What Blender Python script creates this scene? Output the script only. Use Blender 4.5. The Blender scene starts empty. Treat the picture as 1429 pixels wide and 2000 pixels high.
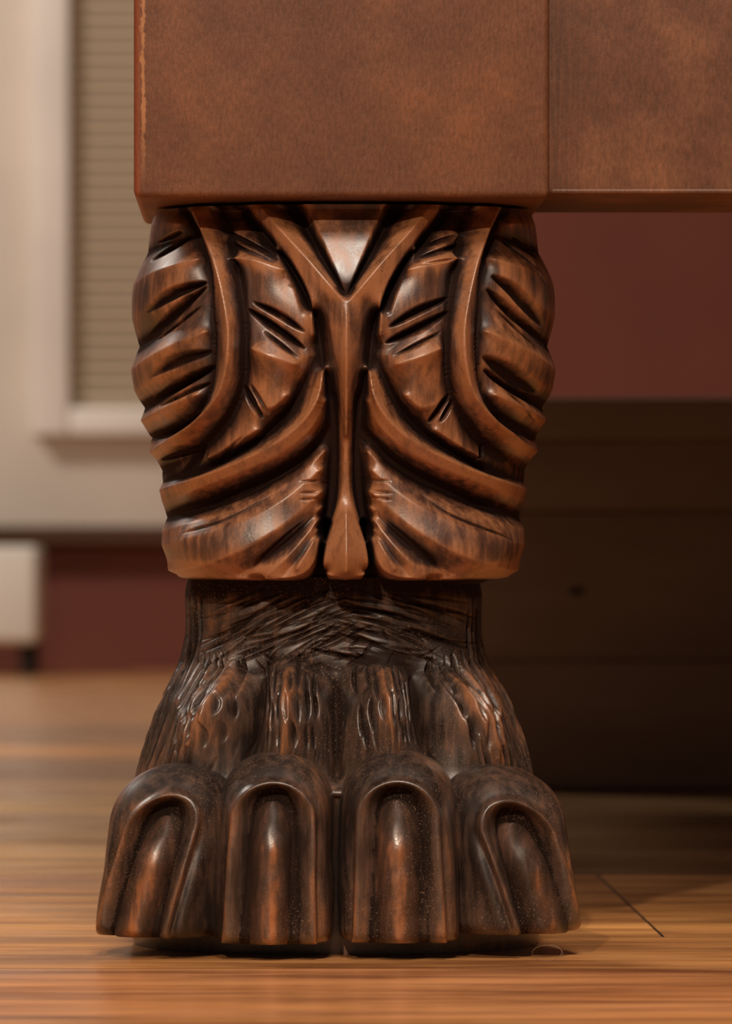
import bpy, math, random
import numpy as np
C = bpy.context.scene.collection
rng = np.random.default_rng(7); random.seed(7)

# ------------------------------------------------------------------ camera
# 1 px of the photograph = S metres on the plane of the block's front face (Y = 0)
S = 0.0002; F = 10000.0; DIST = 2.0; VX, VY = 515.0, 1100.0; GROUND = 1868.0
CAMZ = (GROUND - VY) * S
cd = bpy.data.cameras.new('camera'); cam = bpy.data.objects.new('camera', cd); C.objects.link(cam)
cam.location = (0, -DIST, CAMZ); cam.rotation_euler = (math.pi / 2, 0, 0)
cd.sensor_fit = 'HORIZONTAL'; cd.sensor_width = 36; cd.lens = F * 36 / 1429
cd.shift_x = (714.5 - VX) / 1429; cd.shift_y = (VY - 1000) / 1429
cd.clip_start = .05; cd.clip_end = 50
cd.dof.use_dof = True; cd.dof.focus_distance = 2.0; cd.dof.aperture_fstop = 24
bpy.context.scene.camera = cam
# ------------------------------------------------------------------ world, light, exposure
w = bpy.data.worlds.new('world'); bpy.context.scene.world = w; w.use_nodes = True
w.node_tree.nodes['Background'].inputs[0].default_value = (1.0, .72, .52, 1)
w.node_tree.nodes['Background'].inputs[1].default_value = .085
vs = bpy.context.scene.view_settings
vs.view_transform = 'Standard'; vs.look = 'None'; vs.exposure = 0.0; vs.gamma = 1; vs.use_curve_mapping = False
def area(name, loc, target, size, power, col, sy=None):
    l = bpy.data.lights.new(name, 'AREA'); l.energy = power; l.color = col; l.size = size
    if sy: l.shape = 'RECTANGLE'; l.size_y = sy
    o = bpy.data.objects.new(name, l); C.objects.link(o); o.location = loc
    import mathutils
    o.rotation_euler = (mathutils.Vector(target) - mathutils.Vector(loc)).to_track_quat('-Z', 'Y').to_euler()
    return o
area('key_lamp', (-.55, -2.5, 1.62), (.03, 0, .15), .05, 33, (1, .78, .58))
area('ceiling_lamp', (.10, -1.45, 2.15), (.03, 0, .15), .6, 34, (1, .85, .72))
area('rear_ceiling_lamp', (-2.3, 3.0, 2.8), (-.6, 5.2, .3), .6, 95, (1, .91, .82))

def W(px, py, fwd=0.0):
    return ((px - VX) * S, -fwd * S, (GROUND - py) * S)

# ------------------------------------------------------------------ materials
def mat(name, rough=.5, coat=0.0, spec=.5):
    m = bpy.data.materials.new(name); m.use_nodes = True
    b = m.node_tree.nodes['Principled BSDF']
    b.inputs['Roughness'].default_value = rough; b.inputs['Coat Weight'].default_value = coat
    b.inputs['Specular IOR Level'].default_value = spec
    return m, m.node_tree, b
def N(nt, t, **kw):
    n = nt.nodes.new(t)
    for k, v in kw.items():
        if k.startswith('i_'): n.inputs[int(k[2:])].default_value = v
        else: setattr(n, k, v)
    return n
def noise(nt, vec, scale, detail=4, rough=.55, dist=0.0):
    n = nt.nodes.new('ShaderNodeTexNoise'); n.inputs['Scale'].default_value = scale
    n.inputs['Detail'].default_value = detail; n.inputs['Roughness'].default_value = rough
    n.inputs['Distortion'].default_value = dist
    nt.links.new(vec, n.inputs['Vector']); return n.outputs['Fac']
def coords(nt, scale=(1, 1, 1), rand=False):
    tc = nt.nodes.new('ShaderNodeTexCoord'); mp = nt.nodes.new('ShaderNodeMapping')
    mp.inputs['Scale'].default_value = scale
    nt.links.new(tc.outputs['Object'], mp.inputs['Vector'])
    if rand:
        oi = nt.nodes.new('ShaderNodeObjectInfo'); mu = N(nt, 'ShaderNodeMath', operation='MULTIPLY', i_1=37.0)
        cb = nt.nodes.new('ShaderNodeCombineXYZ')
        nt.links.new(oi.outputs['Random'], mu.inputs[0])
        for k in range(3): nt.links.new(mu.outputs[0], cb.inputs[k])
        nt.links.new(cb.outputs[0], mp.inputs['Location'])
    return mp.outputs[0]
def ramp(nt, fac, stops):
    r = nt.nodes.new('ShaderNodeValToRGB'); e = r.color_ramp.elements
    while len(e) < len(stops): e.new(.5)
    for k, (p, c) in enumerate(stops):
        e[k].position = p; e[k].color = (c[0], c[1], c[2], 1) if hasattr(c, '__len__') else (c, c, c, 1)
    nt.links.new(fac, r.inputs[0]); return r.outputs[0]
def mix(nt, fac, a, b, mode='MIX'):
    m = nt.nodes.new('ShaderNodeMix'); m.data_type = 'RGBA'; m.blend_type = mode
    for sock, v in ((m.inputs[0], fac), (m.inputs[6], a), (m.inputs[7], b)):
        if isinstance(v, (int, float)): sock.default_value = v
        elif isinstance(v, tuple): sock.default_value = (v[0], v[1], v[2], 1)
        else: nt.links.new(v, sock)
    return m.outputs[2]
def math_(nt, op, a, b=None):
    m = nt.nodes.new('ShaderNodeMath'); m.operation = op
    for k, v in enumerate((a, b)):
        if v is None: continue
        if isinstance(v, (int, float)): m.inputs[k].default_value = v
        else: nt.links.new(v, m.inputs[k])
    return m.outputs[0]
def bump(nt, b, h, dist, strength=1.0):
    n = nt.nodes.new('ShaderNodeBump'); n.inputs['Distance'].default_value = dist; n.inputs['Strength'].default_value = strength
    nt.links.new(h, n.inputs['Height']); nt.links.new(n.outputs[0], b.inputs['Normal'])

def carved_mat(name, dark, mid, worn, tone_bias=0.0, rough=.33, dust=0.0, spec=.5):
    m, nt, b = mat(name, rough, .55, spec)
    b.inputs['Coat Roughness'].default_value = .36
    v = coords(nt); vg = coords(nt, (1, 1, .16))
    at = N(nt, 'ShaderNodeAttribute', attribute_name='wear_shade')
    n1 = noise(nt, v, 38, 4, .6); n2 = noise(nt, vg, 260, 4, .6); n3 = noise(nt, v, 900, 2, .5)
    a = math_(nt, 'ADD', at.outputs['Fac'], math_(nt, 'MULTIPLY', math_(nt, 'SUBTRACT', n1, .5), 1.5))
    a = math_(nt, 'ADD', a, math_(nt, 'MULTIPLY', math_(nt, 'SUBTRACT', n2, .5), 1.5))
    a = math_(nt, 'ADD', a, tone_bias)
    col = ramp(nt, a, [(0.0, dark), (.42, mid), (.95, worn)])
    sp = ramp(nt, n3, [(.60, 0), (.72, 1)])
    col = mix(nt, math_(nt, 'MULTIPLY', sp, .35), col, tuple(x * .35 for x in mid))
    if dust:
        d = noise(nt, v, 1400, 2, .6); dp = noise(nt, v, 30, 2, .5)
        df = math_(nt, 'MULTIPLY', ramp(nt, d, [(.60, 0), (.70, 1)]), ramp(nt, dp, [(.42, 0), (.62, dust)]))
        col = mix(nt, df, col, (.42, .27, .17))
    nt.links.new(col, b.inputs['Base Color'])
    pol = ramp(nt, at.outputs['Fac'], [(.08, 0), (.42, 1)])          # polish stays off the cuts, dark with glaze and painted shade
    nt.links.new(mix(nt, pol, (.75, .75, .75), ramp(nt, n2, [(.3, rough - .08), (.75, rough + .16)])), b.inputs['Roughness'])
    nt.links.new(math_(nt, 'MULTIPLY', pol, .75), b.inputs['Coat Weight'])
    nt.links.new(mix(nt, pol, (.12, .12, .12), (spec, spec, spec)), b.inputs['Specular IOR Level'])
    h = math_(nt, 'ADD', math_(nt, 'MULTIPLY', n2, .6), math_(nt, 'MULTIPLY', n3, .5))
    bump(nt, b, h, .00035, .55)
    return m
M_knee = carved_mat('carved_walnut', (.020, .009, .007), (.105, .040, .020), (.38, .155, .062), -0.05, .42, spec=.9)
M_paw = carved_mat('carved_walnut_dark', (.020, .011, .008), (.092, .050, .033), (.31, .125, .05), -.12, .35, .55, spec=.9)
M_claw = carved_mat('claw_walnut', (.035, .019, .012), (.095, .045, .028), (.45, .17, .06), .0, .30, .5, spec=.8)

def block_mat(name, base, light, edge_x=None, streak_x=None):
    m, nt, b = mat(name, .5, 0)
    v = coords(nt); vg = coords(nt, (1, 1, .35))
    n1 = noise(nt, v, 17, 3, .5); n2 = noise(nt, vg, 800, 3, .7); n3 = noise(nt, v, 75, 4, .6)
    col = ramp(nt, n1, [(.32, tuple(x * .80 for x in base)), (.5, base), (.70, light)])
    col = mix(nt, .8, col, ramp(nt, n2, [(.3, .62), (.7, 1.25)]), 'MULTIPLY')
    col = mix(nt, .5, col, ramp(nt, n3, [(.3, .72), (.7, 1.18)]), 'MULTIPLY')
    if streak_x is not None:                      # dark streaked strip of grain beside the block
        sx = nt.nodes.new('ShaderNodeSeparateXYZ'); tc = nt.nodes.new('ShaderNodeTexCoord')
        nt.links.new(tc.outputs['Object'], sx.inputs[0])
        ns = noise(nt, coords(nt, (1, 1, .03)), 900, 2, .5); nl = noise(nt, coords(nt, (1, 1, .6)), 22, 3, .5)
        d = math_(nt, 'ADD', math_(nt, 'MULTIPLY', math_(nt, 'SUBTRACT', sx.outputs[0], streak_x), 45), math_(nt, 'MULTIPLY', math_(nt, 'SUBTRACT', nl, .5), .8))
        col = mix(nt, ramp(nt, d, [(.2, .55), (.85, 0)]), col, ramp(nt, ns, [(.35, (.045, .018, .010)), (.65, (.12, .045, .022))]))
    if edge_x is not None:
        sx = nt.nodes.new('ShaderNodeSeparateXYZ'); tc = nt.nodes.new('ShaderNodeTexCoord')
        nt.links.new(tc.outputs['Object'], sx.inputs[0])
        col = mix(nt, ramp(nt, math_(nt, 'MULTIPLY', math_(nt, 'SUBTRACT', sx.outputs[0], edge_x - .004), 250), [(.5, .65), (.9, 0)]), col, (.30, .075, .028))
        d = math_(nt, 'ABSOLUTE', math_(nt, 'SUBTRACT', sx.outputs[0], edge_x))
        nn = noise(nt, coords(nt, (1, 1, .5)), 420, 3, .6)
        d = math_(nt, 'ADD', d, math_(nt, 'MULTIPLY', math_(nt, 'SUBTRACT', nn, .5), .0045))
        zf = ramp(nt, math_(nt, 'MULTIPLY', sx.outputs[2], 2.0), [(.60, 0), (.66, 1)])
        f = math_(nt, 'MULTIPLY', ramp(nt, math_(nt, 'MULTIPLY', d, 1000), [(.25, 1), (.9, 0)]), zf)
        col = mix(nt, f, col, (.42, .19, .08))
    nt.links.new(col, b.inputs['Base Color'])
    bump(nt, b, math_(nt, 'ADD', n2, n3), .0004, .6)
    return m
M_block = block_mat('worn_block_wood', (.165, .066, .033), (.24, .092, .040), (279 - VX) * S)
M_rail = block_mat('worn_rail_wood', (.150, .060, .031), (.25, .105, .048), None, (1073 - VX) * S)
m, nt, b = mat('dark_knotty_wood', .6); M_chest = m
v = coords(nt, (1, 1, 5)); n1 = noise(nt, v, 4, 5, .6); vo = N(nt, 'ShaderNodeTexVoronoi'); vo.inputs['Scale'].default_value = 13
nt.links.new(coords(nt, (1, 1, 1.6)), vo.inputs['Vector'])
col = ramp(nt, n1, [(.3, (.24, .165, .135)), (.7, (.34, .235, .19))])
col = mix(nt, ramp(nt, vo.outputs['Distance'], [(.04, 1), (.12, 0)]), col, (.02, .009, .006))
nt.links.new(col, b.inputs['Base Color'])
m, nt, b = mat('floor_plank_wood', .32); M_floor = m
oi = N(nt, 'ShaderNodeObjectInfo')
v = coords(nt, (1, 7, 1), True); n1 = noise(nt, v, 5, 6, .66, 1.1); n2 = noise(nt, coords(nt, (1, 9, 1), True), 16, 6, .65, .5)
n3 = noise(nt, coords(nt), 700, 2, .5); n4 = noise(nt, coords(nt), 9, 3, .5)
g = ramp(nt, n1, [(.3, (.50, .40, .36)), (.5, (.95, .92, .9)), (.7, (1.25, 1.3, 1.35))])
col = mix(nt, .9, oi.outputs['Color'], g, 'MULTIPLY')
col = mix(nt, .30, col, ramp(nt, n2, [(.3, .62), (.7, 1.25)]), 'MULTIPLY')
col = mix(nt, math_(nt, 'MULTIPLY', ramp(nt, n3, [(.68, 0), (.74, 1)]), .6), col, (.75, .5, .32))
n5 = noise(nt, coords(nt, (1, 4.5, 1), True), 7, 3, .5)
col = mix(nt, .85, col, ramp(nt, n5, [(.36, (.50, .42, .40)), (.50, (1, 1, 1)), (.64, (1.22, 1.2, 1.1))]), 'MULTIPLY')
nt.links.new(col, b.inputs['Base Color'])
nt.links.new(ramp(nt, n4, [(.3, .17), (.7, .36)]), b.inputs['Roughness'])
bump(nt, b, math_(nt, 'ADD', n2, math_(nt, 'MULTIPLY', n3, .3)), .0006, .5)
def plain(name, col, rough=.55, var=.06, scale=6):
    m, nt, b = mat(name, rough)
    n = noise(nt, coords(nt), scale, 3, .5)
    nt.links.new(ramp(nt, n, [(.3, tuple(x * (1 - var) for x in col)), (.7, tuple(min(1, x * (1 + var)) for x in col))]), b.inputs['Base Color'])
    return m
M_gap = plain('floor_underlay', (.02, .01, .006), .9)
M_red = plain('terracotta_wall_paint', (.155, .034, .018), .75)
M_cream = plain('cream_paint', (.68, .60, .52), .5)
M_white = plain('white_paint', (.76, .69, .63), .45)
M_slat = plain('beige_slat_paint', (.60, .50, .37), .55)
M_back = plain('dark_tan_backing', (.30, .23, .15), .7)
M_trim = plain('brown_trim_wood', (.12, .05, .025), .5)
M_box = plain('white_plastic', (.74, .69, .62), .4)
M_hair = plain('hair_fibre', (.30, .19, .12), .5)

# ------------------------------------------------------------------ object helpers
def empty(name, loc, label, cat, group=None):
    o = bpy.data.objects.new(name, None); C.objects.link(o); o.location = loc; o.empty_display_size = .05
    o['label'] = label; o['category'] = cat
    if group: o['group'] = group
    return o
def link(name, me, m, parent=None, smooth=True):
    o = bpy.data.objects.new(name, me); C.objects.link(o)
    if m is not None: me.materials.append(m)
    if parent is not None:
        o.parent = parent
        base = parent.location.copy(); p = parent.parent
        while p is not None: base += p.location; p = p.parent
        o.location = -base        # part meshes are written in world coordinates
    return o
def npmesh(name, V, Q, smooth=True, normals=None, wear_shade=None):
    me = bpy.data.meshes.new(name); V = np.ascontiguousarray(V, dtype=np.float32); Q = np.ascontiguousarray(Q, dtype=np.int32)
    k = Q.shape[1]
    me.vertices.add(len(V)); me.vertices.foreach_set('co', V.ravel())
    me.loops.add(Q.size); me.loops.foreach_set('vertex_index', Q.ravel())
    me.polygons.add(len(Q)); me.polygons.foreach_set('loop_start', np.arange(0, Q.size, k, dtype=np.int32))
    me.polygons.foreach_set('loop_total', np.full(len(Q), k, dtype=np.int32))
    me.polygons.foreach_set('use_smooth', np.full(len(Q), smooth))
    me.update(calc_edges=True)
    if wear_shade is not None:
        a = me.attributes.new('wear_shade', 'FLOAT', 'POINT'); a.data.foreach_set('value', np.ascontiguousarray(wear_shade, dtype=np.float32))
    if normals is not None:
        me.normals_split_custom_set_from_vertices(normals.astype(np.float32))
    return me
def rbox(name, x0, x1, y0, y1, z0, z1, m, parent=None, r=.002, seg=3, origin=None):
    """box with rounded edges"""
    import bmesh
    bm = bmesh.new(); bmesh.ops.create_cube(bm, size=1)
    for v in bm.verts:
        v.co = (x0 if v.co.x < 0 else x1, y0 if v.co.y < 0 else y1, z0 if v.co.z < 0 else z1)
    if r > 0: bmesh.ops.bevel(bm, geom=bm.edges[:], offset=r, segments=seg, profile=.5, affect='EDGES')
    if origin is not None:
        for v in bm.verts: v.co -= __import__('mathutils').Vector(origin)
    me = bpy.data.meshes.new(name); bm.to_mesh(me); bm.free()
    me.polygons.foreach_set('use_smooth', [seg > 1] * len(me.polygons))
    if seg > 1:
        o_ = None
    me.update()
    o = link(name, me, m, parent)
    if seg > 1:
        try: me.set_sharp_from_angle(angle=math.radians(50))
        except Exception: pass
    if origin is not None and parent is None: o.location = origin
    return o

# ------------------------------------------------------------------ carving helpers (numpy relief in px units)
def spline(pts, step=.6):
    P = np.array(pts, float)
    if len(P) == 2:
        n = max(2, int(np.hypot(*(P[1] - P[0])[:2]) / step)); t = np.linspace(0, 1, n)[:, None]
        return P[0] * (1 - t) + P[1] * t
    Q = np.vstack([2 * P[0] - P[1], P, 2 * P[-1] - P[-2]]); out = []
    for i in range(1, len(Q) - 2):
        p0, p1, p2, p3 = Q[i - 1:i + 3]; n = max(2, int(np.hypot(*(p2 - p1)[:2]) / step))
        t = np.linspace(0, 1, n, endpoint=False)[:, None]
        out.append(.5 * ((2 * p1) + (-p0 + p2) * t + (2 * p0 - 5 * p1 + 4 * p2 - p3) * t ** 2 + (-p0 + 3 * p1 - 3 * p2 + p3) * t ** 3))
    out.append(P[-1:]); return np.vstack(out)
def blur(A, r, it=2):
    r = int(round(r))
    if r < 1: return A
    for _ in range(it):
        for ax in (0, 1):
            n = A.shape[ax]; P = np.pad(A, [(r + 1, r) if a == ax else (0, 0) for a in (0, 1)], mode='edge')
            cs = np.cumsum(P, axis=ax)
            A = (np.take(cs, range(2 * r + 1, 2 * r + 1 + n), ax) - np.take(cs, range(0, n), ax)) / (2 * r + 1)
    return A
def solve(x0, x1, y0, y1, curves, masks, bulge):
    """Poisson surface through the carving lines: crests and grooves are fixed, the wood between swells"""
    Wd, Hd = x1 - x0, y1 - y0; H = None
    for lv in (16, 8, 4, 2, 1):
        gw, gh = Wd // lv + 1, Hd // lv + 1
        s = np.zeros((gh, gw)); c = np.zeros((gh, gw))
        for pts, h in curves:
            P = spline([(p[0], p[1], (h if not hasattr(h, '__len__') else h[i])) for i, p in enumerate(pts)])
            ix = np.clip(((P[:, 0] - x0) / lv).round().astype(int), 0, gw - 1); iy = ((P[:, 1] - y0) / lv).round().astype(int)
            ok = (iy >= 0) & (iy < gh) & (P[:, 0] >= x0 - 1) & (P[:, 0] <= x1 + 1)
            np.add.at(s, (iy[ok], ix[ok]), P[ok, 2]); np.add.at(c, (iy[ok], ix[ok]), 1)
        fix = c > 0; val = np.where(fix, s / np.maximum(c, 1), 0)
        yy, xx = np.mgrid[0:gh, 0:gw]; X = xx * lv + x0; Y = yy * lv + y0
        for fn, h in masks:
            mk = fn(X, Y); fix |= mk; val = np.where(mk, h, val)
        if H is None: H = np.where(fix, val, 0.0)
        else:
            iy = np.clip(Y - y0, 0, (H.shape[0] - 1) * lv * 2) / (lv * 2); ix = np.clip(X - x0, 0, (H.shape[1] - 1) * lv * 2) / (lv * 2)
            H = bil(H, ix, iy); H = np.where(fix, val, H)
        src = bulge * lv * lv / 4
        for _ in range({16: 600, 8: 400, 4: 250, 2: 140, 1: 80}[lv]):
            P = np.pad(H, 1, mode='edge')
            H = np.where(fix, val, .25 * (P[:-2, 1:-1] + P[2:, 1:-1] + P[1:-1, :-2] + P[1:-1, 2:]) + src)
    return H
def bil(A, x, y):
    x = np.clip(x, 0, A.shape[1] - 1.001); y = np.clip(y, 0, A.shape[0] - 1.001)
    i = x.astype(int); j = y.astype(int); fx = x - i; fy = y - j
    return (A[j, i] * (1 - fx) + A[j, i + 1] * fx) * (1 - fy) + (A[j + 1, i] * (1 - fx) + A[j + 1, i + 1] * fx) * fy
def gouge(A, x0, y0, pts, width, depth, asym=0.0, taper=.5):
    """one pass of the knife: a lens-shaped V cut"""
    P = spline(pts, 2.0); n = len(P); t = np.linspace(0, 1, n); wd = width * np.power(np.clip(np.sin(math.pi * t), 0, 1), taper) + .4
    m = width + 3
    xa, xb = int(P[:, 0].min() - m - x0), int(P[:, 0].max() + m - x0) + 1; ya, yb = int(P[:, 1].min() - m - y0), int(P[:, 1].max() + m - y0) + 1
    xa, ya = max(xa, 0), max(ya, 0); xb, yb = min(xb, A.shape[1]), min(yb, A.shape[0])
    if xb <= xa or yb <= ya: return
    yy, xx = np.mgrid[ya:yb, xa:xb]; best = np.zeros(xx.shape)
    for k in range(n):
        d = np.hypot(xx + x0 - P[k, 0], yy + y0 - P[k, 1]) / wd[k]
        best = np.maximum(best, np.clip(1 - d, 0, 1) * (wd[k] / width))
    A[ya:yb, xa:xb] -= depth * np.clip(best * 1.35, 0, 1)
def unit_loop(n_exp, nf, nb, front=.5):
    """points of a unit superellipse, starting at the back centre, dense on the front"""
    t = np.linspace(0, 2 * math.pi, 20001); c, s = np.cos(t), np.sin(t)
    x = np.sign(s) * np.abs(s) ** (2 / n_exp); y = -np.sign(c) * np.abs(c) ** (2 / n_exp)   # y = -1 back, +1 front
    L = np.concatenate([[0], np.cumsum(np.hypot(np.diff(x), np.diff(y)))]); T = L[-1]
    a0, a1 = T * (.5 - front / 2), T * (.5 + front / 2)
    q = np.concatenate([np.linspace(0, a0, nb, endpoint=False), np.linspace(a0, a1, nf, endpoint=False), np.linspace(a1, T, nb, endpoint=False)])
    return np.interp(q, L, x), np.interp(q, L, y), q, T
def loft(P, closed=True):
    R, K = P.shape[:2]; idx = np.arange(R * K).reshape(R, K); nx = np.roll(idx, -1, 1)
    return np.stack([idx[:-1], idx[1:], nx[1:], nx[:-1]], -1).reshape(-1, 4)
def grid_normals(P):
    dr = np.gradient(P, axis=0); dc = np.roll(P, -1, 1) - np.roll(P, 1, 1)
    n = np.cross(dr, dc); return n / np.maximum(np.linalg.norm(n, axis=2, keepdims=True), 1e-12)

# ================================================================== THE TABLE
CXK = 675.0
table = empty('claw_foot_table', W(670, GROUND, -405), 'dark reddish-brown wooden table corner on a carved lion paw foot', 'table')
# --- corner block and rails
bx0, bx1 = (261 - VX) * S, (1073 - VX) * S; bz = (GROUND - 385) * S
blk = rbox('corner_block', bx0, bx1, 0, .162, bz, .60, M_block, table, r=.0026, seg=5)
rbz = (GROUND - 379) * S
rail = rbox('front_rail', bx1 - .003, 1.60, .0022, .108, rbz, .60, M_rail, table, r=.0026, seg=4)
rbox('side_rail', bx0 + .006, bx0 + .07, .158, 1.35, rbz, .60, M_rail, table, r=.0026, seg=2)
rbox('lower_bead', bx1 + .0005, 1.60, .0021, .006, rbz + .0002, rbz + .0026, M_rail, table, r=.0011, seg=3)

rbox('table_slab', bx0, 1.62, 0, 1.37, .60, .63, M_rail, table, r=.004, seg=2)
# --- knee carving: relief
KX0, KX1, KY0, KY1 = 235, 676, 390, 1150
G1 = [(452, 390), (508, 452), (560, 515), (598, 575), (619, 640), (629, 700), (641, 770), (648, 850), (643, 950), (634, 1010)]
GA = [(615, 690), (594, 748), (556, 806), (500, 853), (420, 897), (360, 922), (312, 938)]
GB = [(640, 835), (590, 889), (530, 926), (450, 960), (380, 987), (322, 1010)]
GVR = [(420, 390), (441, 450), (456, 520), (468, 600), (474, 680), (466, 750), (440, 805), (395, 852), (345, 890), (308, 915)]
GVL = [(350, 390), (385, 460), (402, 520), (409, 600), (412, 680), (406, 740), (385, 790), (345, 828), (300, 852)]
curves = [
    ([(563, 390), (592, 432), (628, 500), (660, 553), (671, 574)], [-30, -32, -34, -26, -10]),
    ([(508, 390), (550, 445), (602, 505), (648, 561), (675, 592)], [10, 20, 26, 26, 20]),
    ([(535, 390), (577, 440), (622, 505), (658, 560)], [-8, -4, 4, 14]),
    (G1, [-34, -38, -42, -42, -42, -40, -44, -46, -48, -60]),
    ([(675, 592), (676, 700), (677, 850), (677, 1000), (677, 1075), (677, 1120)], [20, 19, 2, 16, 30, 22]),
    ([(636, 590), (650, 660), (662, 740), (670, 850), (668, 950), (652, 1010), (636, 1060), (630, 1100), (640, 1124), (676, 1132)], [4, 0, -6, -14, -10, -8, -6, -6, -6, -6]),
    ([(652, 770), (659, 850), (657, 950), (646, 1008)], [-40, -46, -48, -56]),
    ([(490, 400), (524, 442), (562, 495), (594, 550), (609, 602), (611, 655)], [-2, 2, 6, 8, 6, -2]),
    ([(535, 480), (560, 530), (579, 580), (594, 640)], [-6, -6, -5, -8]),
    (GA, [-26, -34, -40, -40, -36, -28, -12]),
    ([(634, 715), (622, 775), (590, 825), (535, 868), (460, 905), (390, 932), (312, 955)], [-4, 12, 16, 16, 14, 14, 14]),
    ([(636, 780), (604, 842), (545, 888), (465, 925), (390, 952), (312, 978)], [-10, 6, 8, 8, 8, 10]),
    (GB, [-44, -38, -36, -34, -30, -12]),
    ([(634, 880), (570, 938), (480, 988), (400, 1014), (316, 1038)], [-20, -4, 6, 12, 14]),
    ([(628, 915), (560, 973), (500, 1010), (430, 1040), (370, 1056), (312, 1066)], [-8, 16, 22, 26, 26, 12]),
    ([(628, 960), (560, 1022), (490, 1068), (420, 1102), (345, 1116), (325, 1110)], [2, 16, 20, 22, 16, 8]),
    ([(345, 1128), (450, 1134), (545, 1133), (592, 1122), (615, 1095), (625, 1050)], [-10, -10, -10, -12, -14, -16]),
    ([(628, 990), (575, 1046), (510, 1092), (460, 1122)], [-8, -14, -16, -14]),
    ([(622, 1015), (570, 1078), (518, 1124)], [-4, 0, -4]), ([(620, 1035), (585, 1086), (550, 1124)], [-12, -14, -12]),
    ([(612, 1055), (578, 1112)], -3),
    ([(378, 390), (408, 455), (430, 520), (446, 590), (454, 650), (450, 715), (432, 775), (390, 825), (345, 853), (300, 876)], [12, 18, 20, 20, 20, 20, 20, 20, 18, 14]),
    (GVL, [-12, -14, -14, -13, -13, -16, -20, -20, -16]),
    (GVR, [-22, -24, -22, -20, -20, -24, -28, -30, -28, -26]),
    ([(240, 488), (300, 470), (385, 444)], [-26, -20, -12]), ([(240, 676), (282, 655), (335, 610), (402, 562)], [-32, -24, -16, -12]),
    ([(240, 808), (285, 783), (340, 748), (408, 712)], [-30, -24, -16, -14]), ([(250, 868), (290, 846), (340, 822), (385, 796)], -18),
    ([(255, 925), (300, 903), (345, 880)], -18),
    ([(240, 555), (300, 526), (392, 500)], [16, 18, 10]), ([(240, 722), (300, 694), (405, 645)], [16, 20, 8]),
    ([(240, 618), (285, 594), (322, 568)], [8, 12, 8]), ([(240, 768), (288, 744), (330, 720)], [8, 12, 8]),
    ([(240, 828), (320, 798), (385, 768)], [10, 12, 4]), ([(300, 420), (350, 425)], 4),
    ([(428, 446), (480, 468), (540, 505)], -12), ([(478, 600), (540, 640), (602, 694)], -16),
    ([(448, 500), (500, 506), (555, 525)], [6, 14, 8]), ([(492, 680), (530, 696), (580, 712)], [6, 14, 6]),
    ([(500, 790), (530, 795), (560, 770)], -4), ([(500, 838), (440, 872), (390, 892)], [-8, -10, -14]),
]
def in_panel(X, Y): return (Y < 574) & (X > 601 + (Y - 395) * (675 - 601) / (578 - 395.)) 
yb_ = lambda X: np.interp(X, [235, 320, 345, 450, 560, 600, 622, 631, 676], [1112, 1124, 1136, 1141, 1140, 1129, 1106, 1066, 930])
stem_e = lambda Y: np.interp(Y, [950, 1010, 1060, 1100, 1124], [664, 652, 636, 630, 640])
def below(X, Y): return ((Y > yb_(X)) & (X < np.where(Y < 1010, 640, stem_e(Y) - 3))) | (Y > 1134) | ((Y > 1020) & (X > 633) & (X < stem_e(Y) - 3))
HL = solve(KX0, KX1, KY0, KY1, curves, [(in_panel, -4), (below, -115)], .0055)
HL = blur(HL * 1.3, 1, 2)
HK = np.concatenate([HL[:, :-1], HL[:, ::-1]], 1)       # both halves of the knee: x 235 .. ~1117
# knife cuts, each side its own
cutsL = [((298, 460), (348, 440), 5, 9), ((292, 497), (360, 451), 7, 12), ((290, 600), (340, 566), (395, 547), 11, 18), ((281, 647), (340, 596), (395, 555), 8, 16),
         ((298, 658), (385, 592), 5, 9), ((300, 730), (350, 700), (406, 684), 13, 13), ((290, 778), (350, 742), (412, 712), 10, 17), ((308, 788), (400, 745), 7, 12),
         ((286, 850), (345, 832), (400, 798), 10, 17), ((304, 893), (378, 864), 9, 14), ((423, 440), (480, 470), (533, 498), 7, 14), ((431, 464), (540, 513), 5, 10),
         ((490, 588), (540, 612), (595, 648), 8, 15), ((478, 602), (535, 640), (595, 681), 9, 17), ((512, 646), (584, 702), 5, 10), ((468, 752), (486, 780), (508, 815), 9, 15),
         ((484, 750), (522, 808), 6, 10), ((400, 905), (470, 850), 4, 6), ((340, 925), (372, 870), 9, 12)]
cutsR = [((843, 474), (909, 451), 6, 11), ((822, 501), (917, 470), 7, 13), ((813, 516), (893, 501), 4, 7), ((760, 638), (820, 605), (882, 580), 10, 17),
         ((753, 669), (820, 640), (886, 606), 10, 17), ((769, 696), (866, 647), 5, 9), ((968, 533), (1015, 568), (1071, 628), 12, 19), ((961, 559), (1015, 606), (1081, 659), 9, 16),
         ((980, 599), (1061, 677), 5, 9), ((1018, 451), (1062, 491), 6, 10), ((996, 459), (1058, 516), 6, 11), ((1018, 492), (1068, 546), 3, 6),
         ((952, 694), (1000, 722), (1059, 760), 15, 14), ((958, 719), (1010, 755), (1068, 788), 9, 16), ((999, 763), (1052, 817), 5, 9), ((844, 823), (866, 795), (888, 768), 9, 15),
         ((866, 823), (898, 780), 7, 11), ((955, 895), (975, 862), 9, 12), ((1000, 840), (1050, 868), 7, 10)]
extra = [((372, 1042), (450, 1014), (532, 966), 3, 6), ((335, 1012), (470, 968), (590, 905), 3, 5), ((1000, 1060), (880, 1008), (820, 962), 3, 8), ((700, 850), (800, 925), (900, 965), 3, 5),
         ((560, 520), (605, 590), 3, 5), ((790, 520), (745, 590), 3, 5), ((470, 1120), (600, 1010), 3, 5), ((880, 1120), (750, 1010), 3, 5), ((350, 1000), (480, 955), 2.5, 4)]
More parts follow.
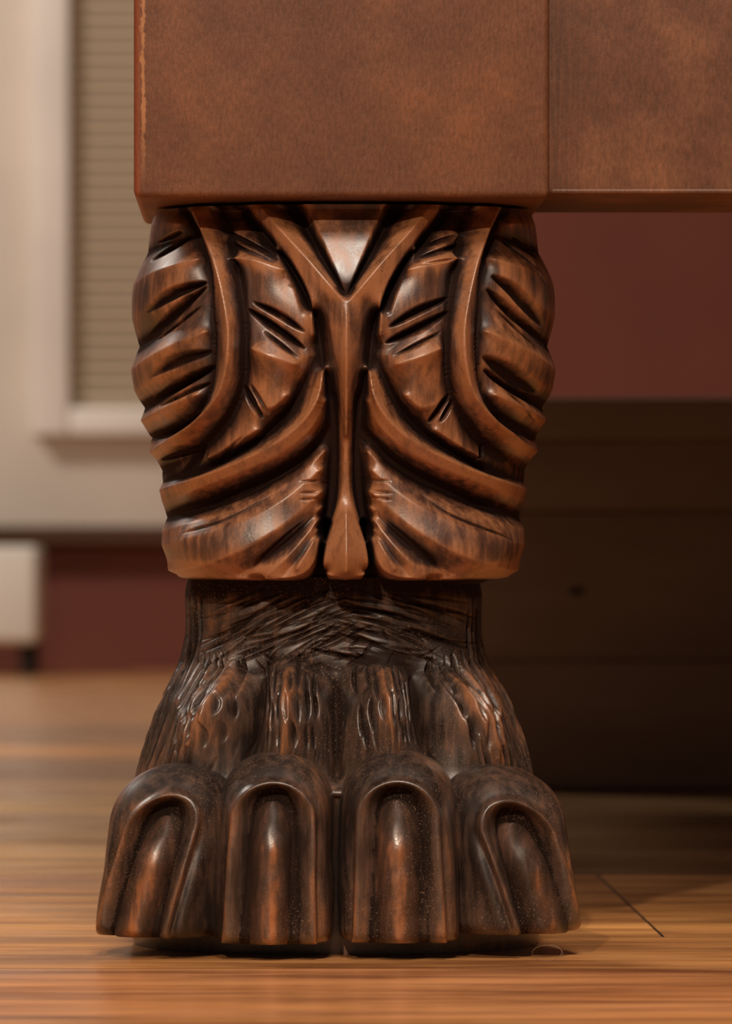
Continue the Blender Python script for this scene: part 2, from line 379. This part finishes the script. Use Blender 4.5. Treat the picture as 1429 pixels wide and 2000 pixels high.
for y in (940, 962, 975): extra += [((586, y), (624, y - 2), 2.5, 5), ((722, y - 4), (765, y), 2.5, 5)]
for c in cutsL + cutsR + extra: gouge(HK, KX0, KY0, c[:-2], c[-2], c[-1] * 1.35)
for side in (-1, 1):                      # chatter marks of the gouge along the veins
    for G_, dx in ((GVR, -3), (G1, -16), (GA, 10), (GVL, 4)):
        P = spline(G_, 9)
        for p in P[4:]:
            if rng.random() < .5:
                x = p[0] + dx + rng.normal(0, 3); x = x if side < 0 else 2 * CXK - x; L = rng.uniform(4, 9)
                gouge(HK, KX0, KY0, ((x - L, p[1] + side * L * .3), (x + L, p[1] - side * L * .3)), 2.6, rng.uniform(1, 3))
HKs = blur(HK, 1, 1)
wear_shadeK = np.clip((blur(HK, 1, 1) - blur(HK, 22, 2)) / 21 + .42, -.3, 1)  # rubbed crests lighter; groove shade painted in along with the dark glaze
# --- knee surface
ky = np.concatenate([np.arange(392, 1139, 1.9), np.array([1139.5, 1141, 1143, 1146, 1150])])
kw = np.interp(ky, [392, 440, 500, 560, 620, 672, 720, 770, 812, 860, 905, 945, 975, 1010, 1040, 1070, 1105, 1135, 1150],
               [376, 391, 408, 418, 421, 420, 418, 413, 402, 390, 376, 365, 360, 358, 358, 358, 350, 334, 320])
kw = np.convolve(np.pad(kw, 6, mode='edge'), np.ones(13) / 13, 'valid')
kf = np.interp(ky, [392, 450, 520, 600, 700, 800, 900, 960, 1010, 1060, 1100, 1150], [-100, -62, -26, 2, 10, -4, -34, -50, -50, -30, -20, -24])
kf = np.convolve(np.pad(kf, 15, mode='edge'), np.ones(31) / 31, 'valid')
ux, uy, q, T = unit_loop(2.7, 620, 150, .56)
NE = 2.7
def knee_surface():
    w_, d_ = kw[:, None], 405 + kf[:, None]
    X = w_ * ux; Yd = d_ * uy
    nx = np.sign(ux) * np.abs(ux) ** (NE - 1) / w_; ny = np.sign(uy) * np.abs(uy) ** (NE - 1) / d_
    L = np.hypot(nx, ny); nx /= L; ny /= L
    # lateral pattern coordinate: true x on the front, mirrored round the corner on to the side face
    xs = .975 * w_; a = np.abs(X); s_front = np.abs(q - T / 2)
    s_star = np.interp(.975, np.abs(ux[(q >= T / 2) & (uy > 0)]), (q - T / 2)[(q >= T / 2) & (uy > 0)])
    over = np.clip(s_front - s_star, 0, None)                     # unit arc past the corner
    span = T / 4 - s_star + (T / 4 - s_star) * 0
    period = 2 * (T / 4 - s_star) + 0
    fr_ = over / (T / 4 - s_star); side = xs * (1 - np.clip((fr_ - .42) / .58, 0, 2) * .9) + 0 * w_
    side = np.abs(side); lat = np.where((uy[None, :] > 0) & (a <= xs), a, np.where(uy[None, :] > 0, side, side))
    # back half: reflect
    backm = (s_front > T / 4)
    o2 = np.clip(T / 2 - s_front - s_star, 0, None); fr2 = o2 / (T / 4 - s_star); side2 = np.abs(xs * (1 - np.clip((fr2 - .42) / .58, 0, 2) * .9) + 0 * w_)
    lat = np.where(backm[None, :], np.where((T / 2 - s_front < s_star)[None, :], a, side2), lat)
    PX = CXK + np.sign(X) * lat
    PY = np.repeat(ky[:, None], len(ux), 1)
    h = bil(HKs, PX - KX0, PY - KY0); wr = bil(wear_shadeK, PX - KX0, PY - KY0)
    h = np.where(PY > 1139, np.interp(PY, [1139, 1150], [0, -150]) + np.minimum(h, -10), h)
    h = h * np.interp(PY, [392, 402], [.3, 1])
    ef = np.interp(lat / w_, [.80, .965], [0, 1]); h = h * (1 - .68 * ef) + 4 * ef      # lobes flatten towards the corner
    fs = np.clip(np.where(backm, fr2, fr_)[None, :].reshape(1, -1), 0, 9); k_ = np.clip((fs - .38) / .14, 0, 1) * (np.abs(ux) > .975)[None, :]
    h = h * (1 - .45 * k_) - 26 * k_                      # the flank's own leaves lie a little lower than the corner lobes
    X = X + nx * h; Yd = Yd + ny * h
    P = np.stack([(CXK + X - VX) * S, -(Yd - 405) * S, (GROUND - PY) * S], -1)
    return P, PX, PY, wr, ny
P, PX, PY, wr, facing = knee_surface()
NRM = grid_normals(P); Q = loft(P)
fc = Q[:, 0]; fx = PX.ravel()[fc]; fy = PY.ravel()[fc]; ff = facing.ravel()[fc]
xm = np.where(fx > CXK, 2 * CXK - fx, fx)
g1 = np.interp(fy, [p[1] for p in G1] + [1150], [p[0] for p in G1] + [629])
ga = np.interp(xm, [p[0] for p in GA[::-1]], [p[1] for p in GA[::-1]]); gb = np.interp(xm, [p[0] for p in GB[::-1]], [p[1] for p in GB[::-1]])
gvr = np.interp(fy, [p[1] for p in GVR], [p[0] for p in GVR])
lab = np.where(in_panel(xm, fy), 1, np.where(xm > g1, 2, np.where((fy > gb), 5, np.where(fy > ga, 4, np.where((xm < gvr) & (fy < 915), 3, 6)))))
lab = np.where(ff < .10, 0, lab); sd = fx > CXK
def knee_part(name, mask, parent, label=None, m=M_knee):
    q_ = Q[mask]; used, inv = np.unique(q_, return_inverse=True)
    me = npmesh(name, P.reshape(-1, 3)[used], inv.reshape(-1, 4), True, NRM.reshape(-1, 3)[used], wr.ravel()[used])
    o = link(name, me, m, parent)
    if label: o['label'] = label
    return o
knee = knee_part('knee_carving', lab == 0, table, 'rounded knee of the foot carved with leaves')
knee_part('inset_panel', lab == 1, knee, 'smooth triangular inset panel at the top of the knee')
knee_part('center_stem', lab == 2, knee, 'raised forked stem ending in a rounded drop')
for nm, k in (('outer_leaf', 3), ('scroll', 4), ('lower_leaf', 5), ('inner_leaf', 6)):
    for s_ in (False, True): knee_part(nm, (lab == k) & (sd == s_), knee)

# --- ankle and paw body
BX0, BX1, BY0, BY1 = 230, 1100, 1130, 1880
pc = [
    ([(566, 1312), (564, 1350), (560, 1420), (545, 1500)], [40, 64, 46, 28]), ([(752, 1308), (752, 1350), (756, 1420), (768, 1500)], [40, 64, 46, 28]),
    ([(440, 1335), (420, 1385), (392, 1440), (360, 1500)], [24, 56, 44, 20]), ([(890, 1335), (912, 1385), (940, 1440), (975, 1500)], [24, 56, 44, 20]),
    ([(500, 1330), (482, 1390), (470, 1450), (455, 1510)], [-66, -96, -96, -60]), ([(657, 1325), (657, 1390), (657, 1520)], [-62, -92, -80]),
    ([(825, 1330), (845, 1390), (856, 1450), (868, 1510)], [-66, -96, -96, -60]),
    ([(380, 1298), (435, 1303), (489, 1316), (560, 1284), (657, 1308), (752, 1282), (834, 1314), (900, 1303), (950, 1298)], [-6, -10, -54, -16, -54, -16, -54, -10, -6]),
    ([(230, 1200), (360, 1230)], 0), ([(950, 1230), (1100, 1200)], 0),
    ([(375, 1250), (345, 1330), (318, 1400), (280, 1490)], [0, 0, -2, -4]), ([(955, 1250), (978, 1330), (1008, 1400), (1050, 1490)], [0, 0, -2, -4]),
    ([(230, 1560), (1100, 1560)], 0), ([(230, 1880), (1100, 1880)], 0),
    ([(380, 1150), (657, 1150), (950, 1150)], 0), ([(400, 1230), (657, 1225), (930, 1230)], -4),
]
HB = solve(BX0, BX1, BY0, BY1, pc, [], .002); HB = blur(HB, 3, 2)
def fur(n, xr, yr, ang, L, w_, dp, bend=.1):
    for _ in range(n):
        x, y = rng.uniform(*xr), rng.uniform(*yr); a = ang(x, y) + rng.normal(0, .07); l = rng.uniform(*L); b_ = rng.normal(0, bend) * l * .3
        dx, dy = math.cos(a) * l / 2, math.sin(a) * l / 2
        gouge(HB, BX0, BY0, ((x - dx, y - dy), (x + b_ * math.sin(a), y - b_ * math.cos(a)), (x + dx, y + dy)), rng.uniform(*w_), rng.uniform(*dp), taper=.7)
R_ = math.radians
# long crossing strokes on the ankle
fur(60, (425, 650), (1165, 1295), lambda x, y: R_(-24 + rng.uniform(-8, 8)), (70, 190), (2.6, 4.2), (2.5, 5))
fur(60, (660, 890), (1165, 1295), lambda x, y: R_(14 + rng.uniform(-6, 8)), (70, 190), (2.6, 4.2), (2.5, 5))
fur(26, (480, 860), (1230, 1320), lambda x, y: R_(rng.uniform(-60, 60)), (20, 60), (2.5, 4), (3, 6))
# long fine strokes down both flanks
for sgn, xa, xb in ((-1, 366, 272), (1, 950, 1062)):
    for k in range(17):
        u = k / 16.; f_ = lambda y: np.interp(y, [1150, 1260, 1330, 1380, 1440, 1500, 1560], [0, 4, 22, 40, 64, 88, 104]) * sgn
        base = (364 if sgn < 0 else 950) - sgn * 96 * u; ya = 1160 + (110 if u > .3 else 0) + rng.uniform(0, 30)
        while ya < 1480:
            yb2 = min(ya + rng.uniform(110, 240), 1545); w0 = rng.normal(0, 1.5)
            gouge(HB, BX0, BY0, tuple((base + w0 + f_(y) + 1.6 * math.sin(y / 40 + k), y) for y in np.linspace(ya, yb2, 6)), 3.3, rng.uniform(7, 10), taper=.35)
            ya = yb2 + rng.uniform(4, 16)
# knuckle tufts: lens-shaped pits
for cx_, lean in ((566, .02), (752, -.14), (425, .30), (905, -.42)):
    for row in range(3):
        for k in (range(-3, 4) if 500 < cx_ < 800 else range(-2, 3)):
            x = cx_ + k * 17 + rng.normal(0, 2.5) - lean * (row * 55); y = 1325 + row * 50 + abs(k) * 5 + rng.normal(0, 7); l = rng.uniform(24, 44)
            lx = -lean * l + k * 1.0
            gouge(HB, BX0, BY0, ((x - lx * .6, y - l), (x + rng.normal(0, 2), y), (x + lx * .6, y + l)), rng.uniform(5.0, 7.2), rng.uniform(13, 19) * (1 - .22 * row), taper=.8)
fur(26, (330, 1000), (1430, 1500), lambda x, y: R_(90) + (657 - x) * .0012, (30, 60), (2.5, 4), (2, 4))
HBs = blur(HB, 1, 1)
wear_shadeB = np.clip((HBs - blur(HB, 16, 2)) / 26 + .34, 0, 1)  # crests rubbed lighter, valleys between knuckles carry painted shade
by = np.concatenate([np.arange(1128, 1560, 1.7), np.arange(1560, 1850, 8), np.array([1852, 1856, 1860, 1864, 1868])])
bcx = np.interp(by, [1128, 1300, 1868], [656, 657, 660])
bw = np.interp(by, [1128, 1150, 1200, 1250, 1300, 1350, 1400, 1450, 1500, 1550, 1600, 1840, 1868], [292, 300, 300, 302, 314, 334, 354, 374, 393, 408, 416, 424, 400])
bf = np.interp(by, [1128, 1150, 1200, 1250, 1290, 1330, 1370, 1420, 1480, 1550, 1600, 1845, 1868], [-162, -158, -148, -128, -96, -54, -22, 0, 6, -6, -60, -60, -60])
sm = lambda a, r: np.convolve(np.pad(a, r, mode='edge'), np.ones(2 * r + 1) / (2 * r + 1), 'valid')
bw = sm(bw, 9); bf = sm(bf, 9)
ux2, uy2, q2, T2 = unit_loop(2.7, 560, 110, .56)
w_, d_ = bw[:, None], 405 + bf[:, None]
X = w_ * ux2; Yd = d_ * uy2
nx = np.sign(ux2) * np.abs(ux2) ** 1.7 / w_; ny = np.sign(uy2) * np.abs(uy2) ** 1.7 / d_; L = np.hypot(nx, ny); nx /= L; ny /= L
PXb = 657 + (X / w_) * w_; PYb = np.repeat(by[:, None], len(ux2), 1)
# flanks keep their own strokes: past the corner the pattern runs on by arc length, back towards the front
sf = np.abs(q2 - T2 / 2); corner = (np.abs(ux2) > .955)
ov = np.where(corner, np.abs(uy2 - uy2[(np.abs(np.abs(ux2) - .955)).argmin()] ), 0)
ph = np.abs(((uy2 * 2.2) % 2) - 1)
PXb = np.where(corner[None, :] & (uy2 < .72)[None, :], 657 + np.sign(X) * (w_ - 4 - 62 * np.abs(((uy2[None, :] * 405 / 62) % 2) - 1)), PXb)
hb = bil(HBs, PXb - BX0, PYb - BY0) * np.interp(PYb, [1540, 1570], [1, 0]); hb = hb * np.interp(np.abs(ux2), [.93, .985], [1, .45])[None, :]; hb = np.where(uy2[None, :] < 0, hb * .7, hb)
Pb = np.stack([(bcx[:, None] + X + nx * hb - VX) * S, -(Yd + ny * hb - 405) * S, (GROUND - PYb) * S], -1)
wb = bil(wear_shadeB, PXb - BX0, PYb - BY0) - .16 * np.interp(PYb, [1290, 1325], [1, 0]) - .30 * np.interp(PYb, [1150, 1175], [1, 0])  # ankle less worn; its top darkened to paint the knee's shadow
Vb = Pb.reshape(-1, 3); Qb = loft(Pb)
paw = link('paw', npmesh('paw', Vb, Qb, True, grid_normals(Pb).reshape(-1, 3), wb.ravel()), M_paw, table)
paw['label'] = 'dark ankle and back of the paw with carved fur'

# --- toes with claws
def make_toe(xt, xb, y0, ybot, Wt, Wb, yaw, back, fr, arch_w, claw_w, arch_top, claw_top, lean_c, ct, cb, side, seed):
    """xt/xb centre x at top and bottom, y0 top of the hood, yaw turns the toe outwards"""
    R1 = 118.
    t = np.linspace(0, 1, 70)[1:]
    ys = np.concatenate([y0 + R1 * (1 - np.cos(t * math.pi / 2)), np.arange(y0 + R1 + 2, ybot - 24, 2.2), ybot - 24 + 24 * np.sin(np.linspace(.1, 1, 8) * math.pi / 2)])
    tt = np.clip((ys - y0) / R1, 0, 1); dome = np.sqrt(np.clip(1 - (1 - tt) ** 2, 0, 1)); domew = np.clip(1 - (1 - tt) ** 2.3, 0, 1) ** (1 / 2.1)
    u = (ys - y0) / (ybot - y0)
    Wd = (Wt + (Wb - Wt) * u) * domew
    btm = np.sqrt(np.clip(1 - (np.clip((ys - (ybot - 24)) / 24, 0, 1)) ** 2, 0, 1)); 
    Wd = Wd - 18 * (1 - btm)
    D = (170 + fr * np.sin(np.clip(u, 0, 1) * 2.3)) * (.25 + .75 * dome) - 22 * (1 - btm)
    cx = xt + (xb - xt) * np.clip(u, 0, 1) ** 1.1
    lx, ly, qq, TT = unit_loop(2.8, 260, 24, .62)
    Xl = Wd[:, None] * lx; Yl = D[:, None] * ly
    nx = np.sign(lx) * np.abs(lx) ** 1.5 / Wd[:, None]; ny = np.sign(ly) * np.abs(ly) ** 1.5 / D[:, None]; L = np.hypot(nx, ny) + 1e-9; nx /= L; ny /= L
    Y = np.repeat(ys[:, None], len(lx), 1)
    # arch groove around the claw
    cc = np.interp(Y, [arch_top, ybot], [ct, cb])            # local lateral centre of claw
    au = np.clip((Y - arch_top) / 62, 0, 1); A = (arch_w + np.clip(Y - arch_top - 62, 0, None) * .04) * np.sqrt(np.clip(1 - (1 - au) ** 2, 0, 1))
    e = A - np.abs(Xl - cc); e = np.where(Y < arch_top, -(np.hypot(Xl - cc, Y - arch_top)), e)
    e = np.where(Y < arch_top + 62, (1 - np.hypot((Xl - cc) / arch_w, (Y - arch_top - 62) / 62)) * arch_w, e)
    rec = -44 * (1 / (1 + np.exp(-np.clip(e - 2, -40, 40) / 2.3))) * np.interp(Y, [arch_top, arch_top + 90, ybot], [1, .80, .50])
    lip = 10 * np.exp(-((e + 9) / 7.) ** 2) + 5 * np.exp(-((e + 34) / 12.) ** 2) * np.interp(Y, [y0 + 100, y0 + 180], [0, 1]) - 5 * np.exp(-((e + 22) / 5.) ** 2) * np.interp(Y, [y0 + 120, y0 + 190], [0, 1])
    h = (rec + lip) * (ly > -.1)[None, :]
    r2 = np.random.default_rng(seed)
    nz = sum(r2.uniform(.3, 1) * np.sin(Y / r2.uniform(14, 60) + Xl / r2.uniform(9, 30) + r2.uniform(0, 6)) for _ in range(7)) * .55
    h = h + nz
    Xl = Xl + nx * h; Yl = Yl + ny * h
    ca, sa = math.cos(yaw), math.sin(yaw)
    def world(Xl, Yl, Y, cxx):
        Xw = cxx + Xl * ca + Yl * sa; Yw = -back + (-Xl * sa + Yl * ca)
        return np.stack([(Xw - VX) * S, -Yw * S, (GROUND - Y) * S], -1)
    off = -150 * sa                                        # keep the front of the turned toe over its traced place
    Pt = world(Xl, Yl, Y, cx[:, None] + off)
    wear_shade = np.clip(.26 + .5 * np.exp(-((e + 12) / 9.) ** 2) * np.interp(Y, [arch_top - 10, arch_top + 120], [.35, 1]) + .25 * (np.abs(Xl) > Wd[:, None] * .7) * (side * Xl > 0) - .3 * (e > 4), 0, 1)  # worn rim and outer side; shade around the claw painted dark
    n_ = grid_normals(Pt); V = Pt.reshape(-1, 3); Qt = loft(Pt)
    K = len(lx)
    V2 = np.vstack([V, Pt[0].mean(0), Pt[-1].mean(0)])
    me = npmesh('toe', V, Qt, True, n_.reshape(-1, 3), wear_shade.ravel())
    toe = link('toe', me, M_paw, table)
    # flat sole closes the toe
    # claw
    yc = np.concatenate([claw_top + 50 * (1 - np.cos(np.linspace(0, 1, 34)[1:] * math.pi / 2)), np.arange(claw_top + 52, ybot + 1, 3.0)])
    uc = (yc - claw_top) / (ybot - claw_top)
    dm = np.sqrt(np.clip(1 - (1 - np.clip((yc - claw_top) / 50, 0, 1)) ** 2, 0, 1))
    cw = claw_w * (1 + .14 * uc) * dm ** .8
    clx, cly, _, _ = unit_loop(2.15, 120, 16, .62)
    Dt = np.interp(yc, ys, D); ccx = np.interp(yc, [arch_top, ybot], [ct, cb])
    wt = np.interp(yc, ys, Wd); sfront = Dt * np.clip(1 - np.abs(ccx / wt) ** 2.5, .02, 1) ** (1 / 2.5)
    cd_ = 62 * (.25 + .75 * dm ** .8); sst = np.clip((yc - claw_top) / 100, 0, 1); prot = -20 + 28 * sst * sst * (3 - 2 * sst) - 9 * uc
    Xc = ccx[:, None] + cw[:, None] * clx; Ycl = (sfront + prot - cd_)[:, None] + cd_[:, None] * cly
    Yy = np.repeat(yc[:, None], len(clx), 1)
    Ycl = Ycl + (np.sin(Yy / 23 + seed) * 1.2 + np.sin(Yy / 9 + Xc / 11) * .6)
    cxx = np.interp(yc, ys, cx) + off
    Pc = world(Xc, Ycl, Yy, cxx[:, None])
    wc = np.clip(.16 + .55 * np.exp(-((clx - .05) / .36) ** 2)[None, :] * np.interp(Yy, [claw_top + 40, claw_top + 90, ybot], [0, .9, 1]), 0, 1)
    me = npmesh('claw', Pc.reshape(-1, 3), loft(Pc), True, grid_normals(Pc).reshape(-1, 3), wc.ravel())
    link('claw', me, M_claw, toe)
make_toe(541, 533, 1468, 1838, 113, 116, 0, 48, 14, 64, 39, 1532, 1560, 0, -6, -8, 1, 1)
make_toe(777, 781, 1465, 1836, 115, 117, 0, 50, 14, 63, 41, 1530, 1557, 0, -4, -4, 1, 2)
make_toe(314, 284, 1492, 1828, 122, 128, -.34, 96, 14, 56, 42, 1558, 1590, 0, 30, -26, -1, 3)
make_toe(1006, 1034, 1495, 1822, 122, 128, .34, 100, 14, 58, 46, 1570, 1604, 0, -28, 38, 1, 4)

# ================================================================== FLOOR
fl = rbox('floor', -3.2, 4.2, -2.6, 6.2, -.03, -.006, M_gap, None, r=0); fl['kind'] = 'structure'
rows = [-2.6, -2.2, -1.9, -1.62, -1.34, -1.05, -.77, -.49, -.275, -.06, .104, .381, .520, .80, .97, 1.15, 1.33, 1.60, 1.80, 2.05, 2.30, 2.6, 2.9, 3.2, 3.5, 3.8, 4.1, 4.4, 4.7, 5.0, 5.31, 5.6, 6.2]
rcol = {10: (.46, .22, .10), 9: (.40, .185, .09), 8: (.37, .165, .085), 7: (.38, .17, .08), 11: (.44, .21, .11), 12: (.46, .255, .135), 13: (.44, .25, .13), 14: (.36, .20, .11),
        15: (.52, .31, .16), 16: (.31, .165, .095), 17: (.21, .11, .07), 18: (.23, .115, .07), 19: (.46, .20, .085), 20: (.26, .13, .07), 21: (.22, .11, .065)}
for r in range(len(rows) - 1):
    ya, yb3 = rows[r], rows[r + 1]
    if r in (10, 11): cuts = [-3.2, -1.31, (1295 - VX) * S * 1.0524 * 1.0 if True else 0, 1.45, 2.9, 4.2]
    else:
        x = -3.2 + random.uniform(.3, 1.0); cuts = [-3.2]
        while x < 3.9: cuts.append(x); x += random.uniform(1.1, 1.7)
        cuts = [c for c in cuts if not (-.3 < c < .55)] + [4.2]
        if r in (12, 13, 14, 15, 16): cuts = sorted(cuts + [.03])  # joint hidden behind the foot, where the shadow-toned planks start
    for a, b2 in zip(cuts[:-1], cuts[1:]):
        ox, oy = (a + b2) / 2, (ya + yb3) / 2; g = .0003
        g = .0006
        o = rbox('plank', a + g, b2 - g, ya + g, yb3 - g, -.006, 0, M_floor, None, r=0, seg=1, origin=(ox, oy, 0))
        o.data.materials.append(M_gap)
        for p_ in o.data.polygons: p_.material_index = 0 if p_.normal.z > .5 else 1      # unfinished dark edges
        o.parent = fl; o.location = (ox, oy, 0)
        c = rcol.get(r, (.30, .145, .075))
        if r in (12, 13, 14, 15, 16) and a > 0: c = (.17, .10, .06)  # table's shadow on the floor put into the plank colour
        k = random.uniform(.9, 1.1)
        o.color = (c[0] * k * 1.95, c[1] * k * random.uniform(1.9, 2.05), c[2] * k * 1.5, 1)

# ================================================================== BACKGROUND
wall = rbox('wall_back', -3.2, 4.2, 5.36, 5.48, 0, 3.0, M_red, None, r=0); wall['kind'] = 'structure'
DB = 7.3; sB = DB / F
def BX(px, d=DB): return (px - VX) * d / F
def BZ(py, d=DB): return CAMZ + (VY - py) * d / F
cab = empty('louvered_cabinet', (BX(150), 5.3, BZ(1032)), 'cream wall cabinet with a framed louvered panel, blurred, left of the foot', 'cabinet')
fy0 = 5.30
rbox('body', -1.5, .02, fy0, 5.36, BZ(1030), 1.35, M_cream, cab, r=.004)
rbox('bottom_trim', -1.5, .02, fy0 + .012, 5.36, BZ(1060), BZ(1030), M_trim, cab, r=.003)
lx0, lx1, lz0, lz1 = BX(65), -.04, BZ(852), 1.16
ix0, ix1, iz0, iz1 = BX(138), -.095, BZ(797), 1.10
rbox('panel_frame', lx0, ix0, fy0 - .042, fy0, lz0, lz1, M_white, cab, r=.005)
rbox('panel_frame', ix1, lx1, fy0 - .042, fy0, lz0, lz1, M_white, cab, r=.005)
rbox('panel_frame', ix0, ix1, fy0 - .042, fy0, lz0, iz0, M_white, cab, r=.005)
rbox('panel_frame', ix0, ix1, fy0 - .042, fy0, iz1, lz1, M_white, cab, r=.005)
rbox('panel_backing', ix0, ix1, fy0 - .004, fy0, iz0, iz1, M_back, cab, r=0)
pitch = 26 * sB
import mathutils
sm0 = None; z = iz0 + pitch * .5; k = 0
while z < iz1 - .004:
    if sm0 is None:
        import bmesh
        bm = bmesh.new(); bmesh.ops.create_cube(bm, size=1)
        for v in bm.verts: v.co = mathutils.Vector((v.co.x * (ix1 - ix0 - .002), v.co.y * .004, v.co.z * .0145))
        bmesh.ops.bevel(bm, geom=bm.edges[:], offset=.0012, segments=1, affect='EDGES')
        bmesh.ops.rotate(bm, verts=bm.verts, cent=(0, 0, 0), matrix=mathutils.Matrix.Rotation(R_(24), 3, 'X'))
        sm0 = bpy.data.meshes.new('slat'); bm.to_mesh(sm0); bm.free(); sm0.materials.append(M_slat)
    o = bpy.data.objects.new('slat', sm0); C.objects.link(o); o.parent = cab
    o.location = mathutils.Vector(((ix0 + ix1) / 2, fy0 - .014, z)) - cab.location; z += pitch

bd = 6.95; bxx = empty('white_box', (BX(-60, bd), bd - 2, 0), 'small white rounded box raised off the floor at the left edge', 'box')
rbox('body', BX(-420, bd), BX(75, bd), bd - 2, bd - 2 + .22, BZ(1258, bd), BZ(1066, bd), M_box, bxx, r=.012, seg=4)
for fxp in (-400, 50):
    for dy in (.02, .17): rbox('box_foot', BX(fxp, bd) - .01, BX(fxp, bd) + .01, bd - 2 + dy, bd - 2 + dy + .03, 0, BZ(1258, bd) + .002, M_gap, bxx, r=.002, seg=2)

cy = 1.452
ch = empty('low_chest', (.75, cy, 0), 'low dark wooden chest with a knotty front behind the foot on the right', 'chest')
def CZ(py): return CAMZ + (VY - py) * (cy + 2) / F
rbox('front_board', .10, 1.7, cy, cy + .02, .002, CZ(1290), M_chest, ch, r=.002)
rbox('front_board', .10, 1.7, cy, cy + .02, CZ(1290) + .0004, CZ(1000), M_chest, ch, r=.002)
rbox('front_board', .10, 1.7, cy, cy + .02, CZ(1000) + .0004, CZ(860), M_chest, ch, r=.002)
rbox('side_board', .10, .12, cy + .02, cy + .5, .002, CZ(860), M_chest, ch, r=.002)
rbox('side_board', 1.68, 1.7, cy + .02, cy + .5, .002, CZ(860), M_chest, ch, r=.002)
rbox('back_board', .12, 1.68, cy + .48, cy + .5, .002, CZ(860), M_chest, ch, r=.002)
rbox('lid', .09, 1.71, cy - .012, cy + .51, CZ(860), CZ(777), M_chest, ch, r=.003)
rbox('plinth', .11, 1.69, cy + .01, cy + .49, 0, .01, M_chest, ch, r=0)

# a curled hair on the floor by the right toe
n = 44; tp = []
for k in range(n):
    a = -.5 + k / (n - 1) * 2 * math.pi * 1.3
    tp.append(((1060 - VX) * S + .0058 * math.cos(a), -.030 - .004 * math.cos(a * .5), .0036 + .0032 * math.sin(a)))
hv, hq = [], []
for k, p in enumerate(tp):
    d = np.array(tp[min(k + 1, n - 1)]) - np.array(tp[max(k - 1, 0)]); d /= np.linalg.norm(d); u1 = np.cross(d, (0, 1, .1)); u1 /= np.linalg.norm(u1); u2 = np.cross(d, u1)
    for q_ in range(4): hv.append(np.array(p) + .00009 * (u1 * math.cos(q_ * math.pi / 2) + u2 * math.sin(q_ * math.pi / 2)))
    if k: hq += [[4 * k - 4 + q_, 4 * k - 4 + (q_ + 1) % 4, 4 * k + (q_ + 1) % 4, 4 * k + q_] for q_ in range(4)]
me = npmesh('hair', np.array(hv), np.array(hq))
ho = bpy.data.objects.new('hair_strand', me); C.objects.link(ho); me.materials.append(M_hair)
ho['label'] = 'thin curled hair lying on the floor before the right toe'; ho['category'] = 'hair'
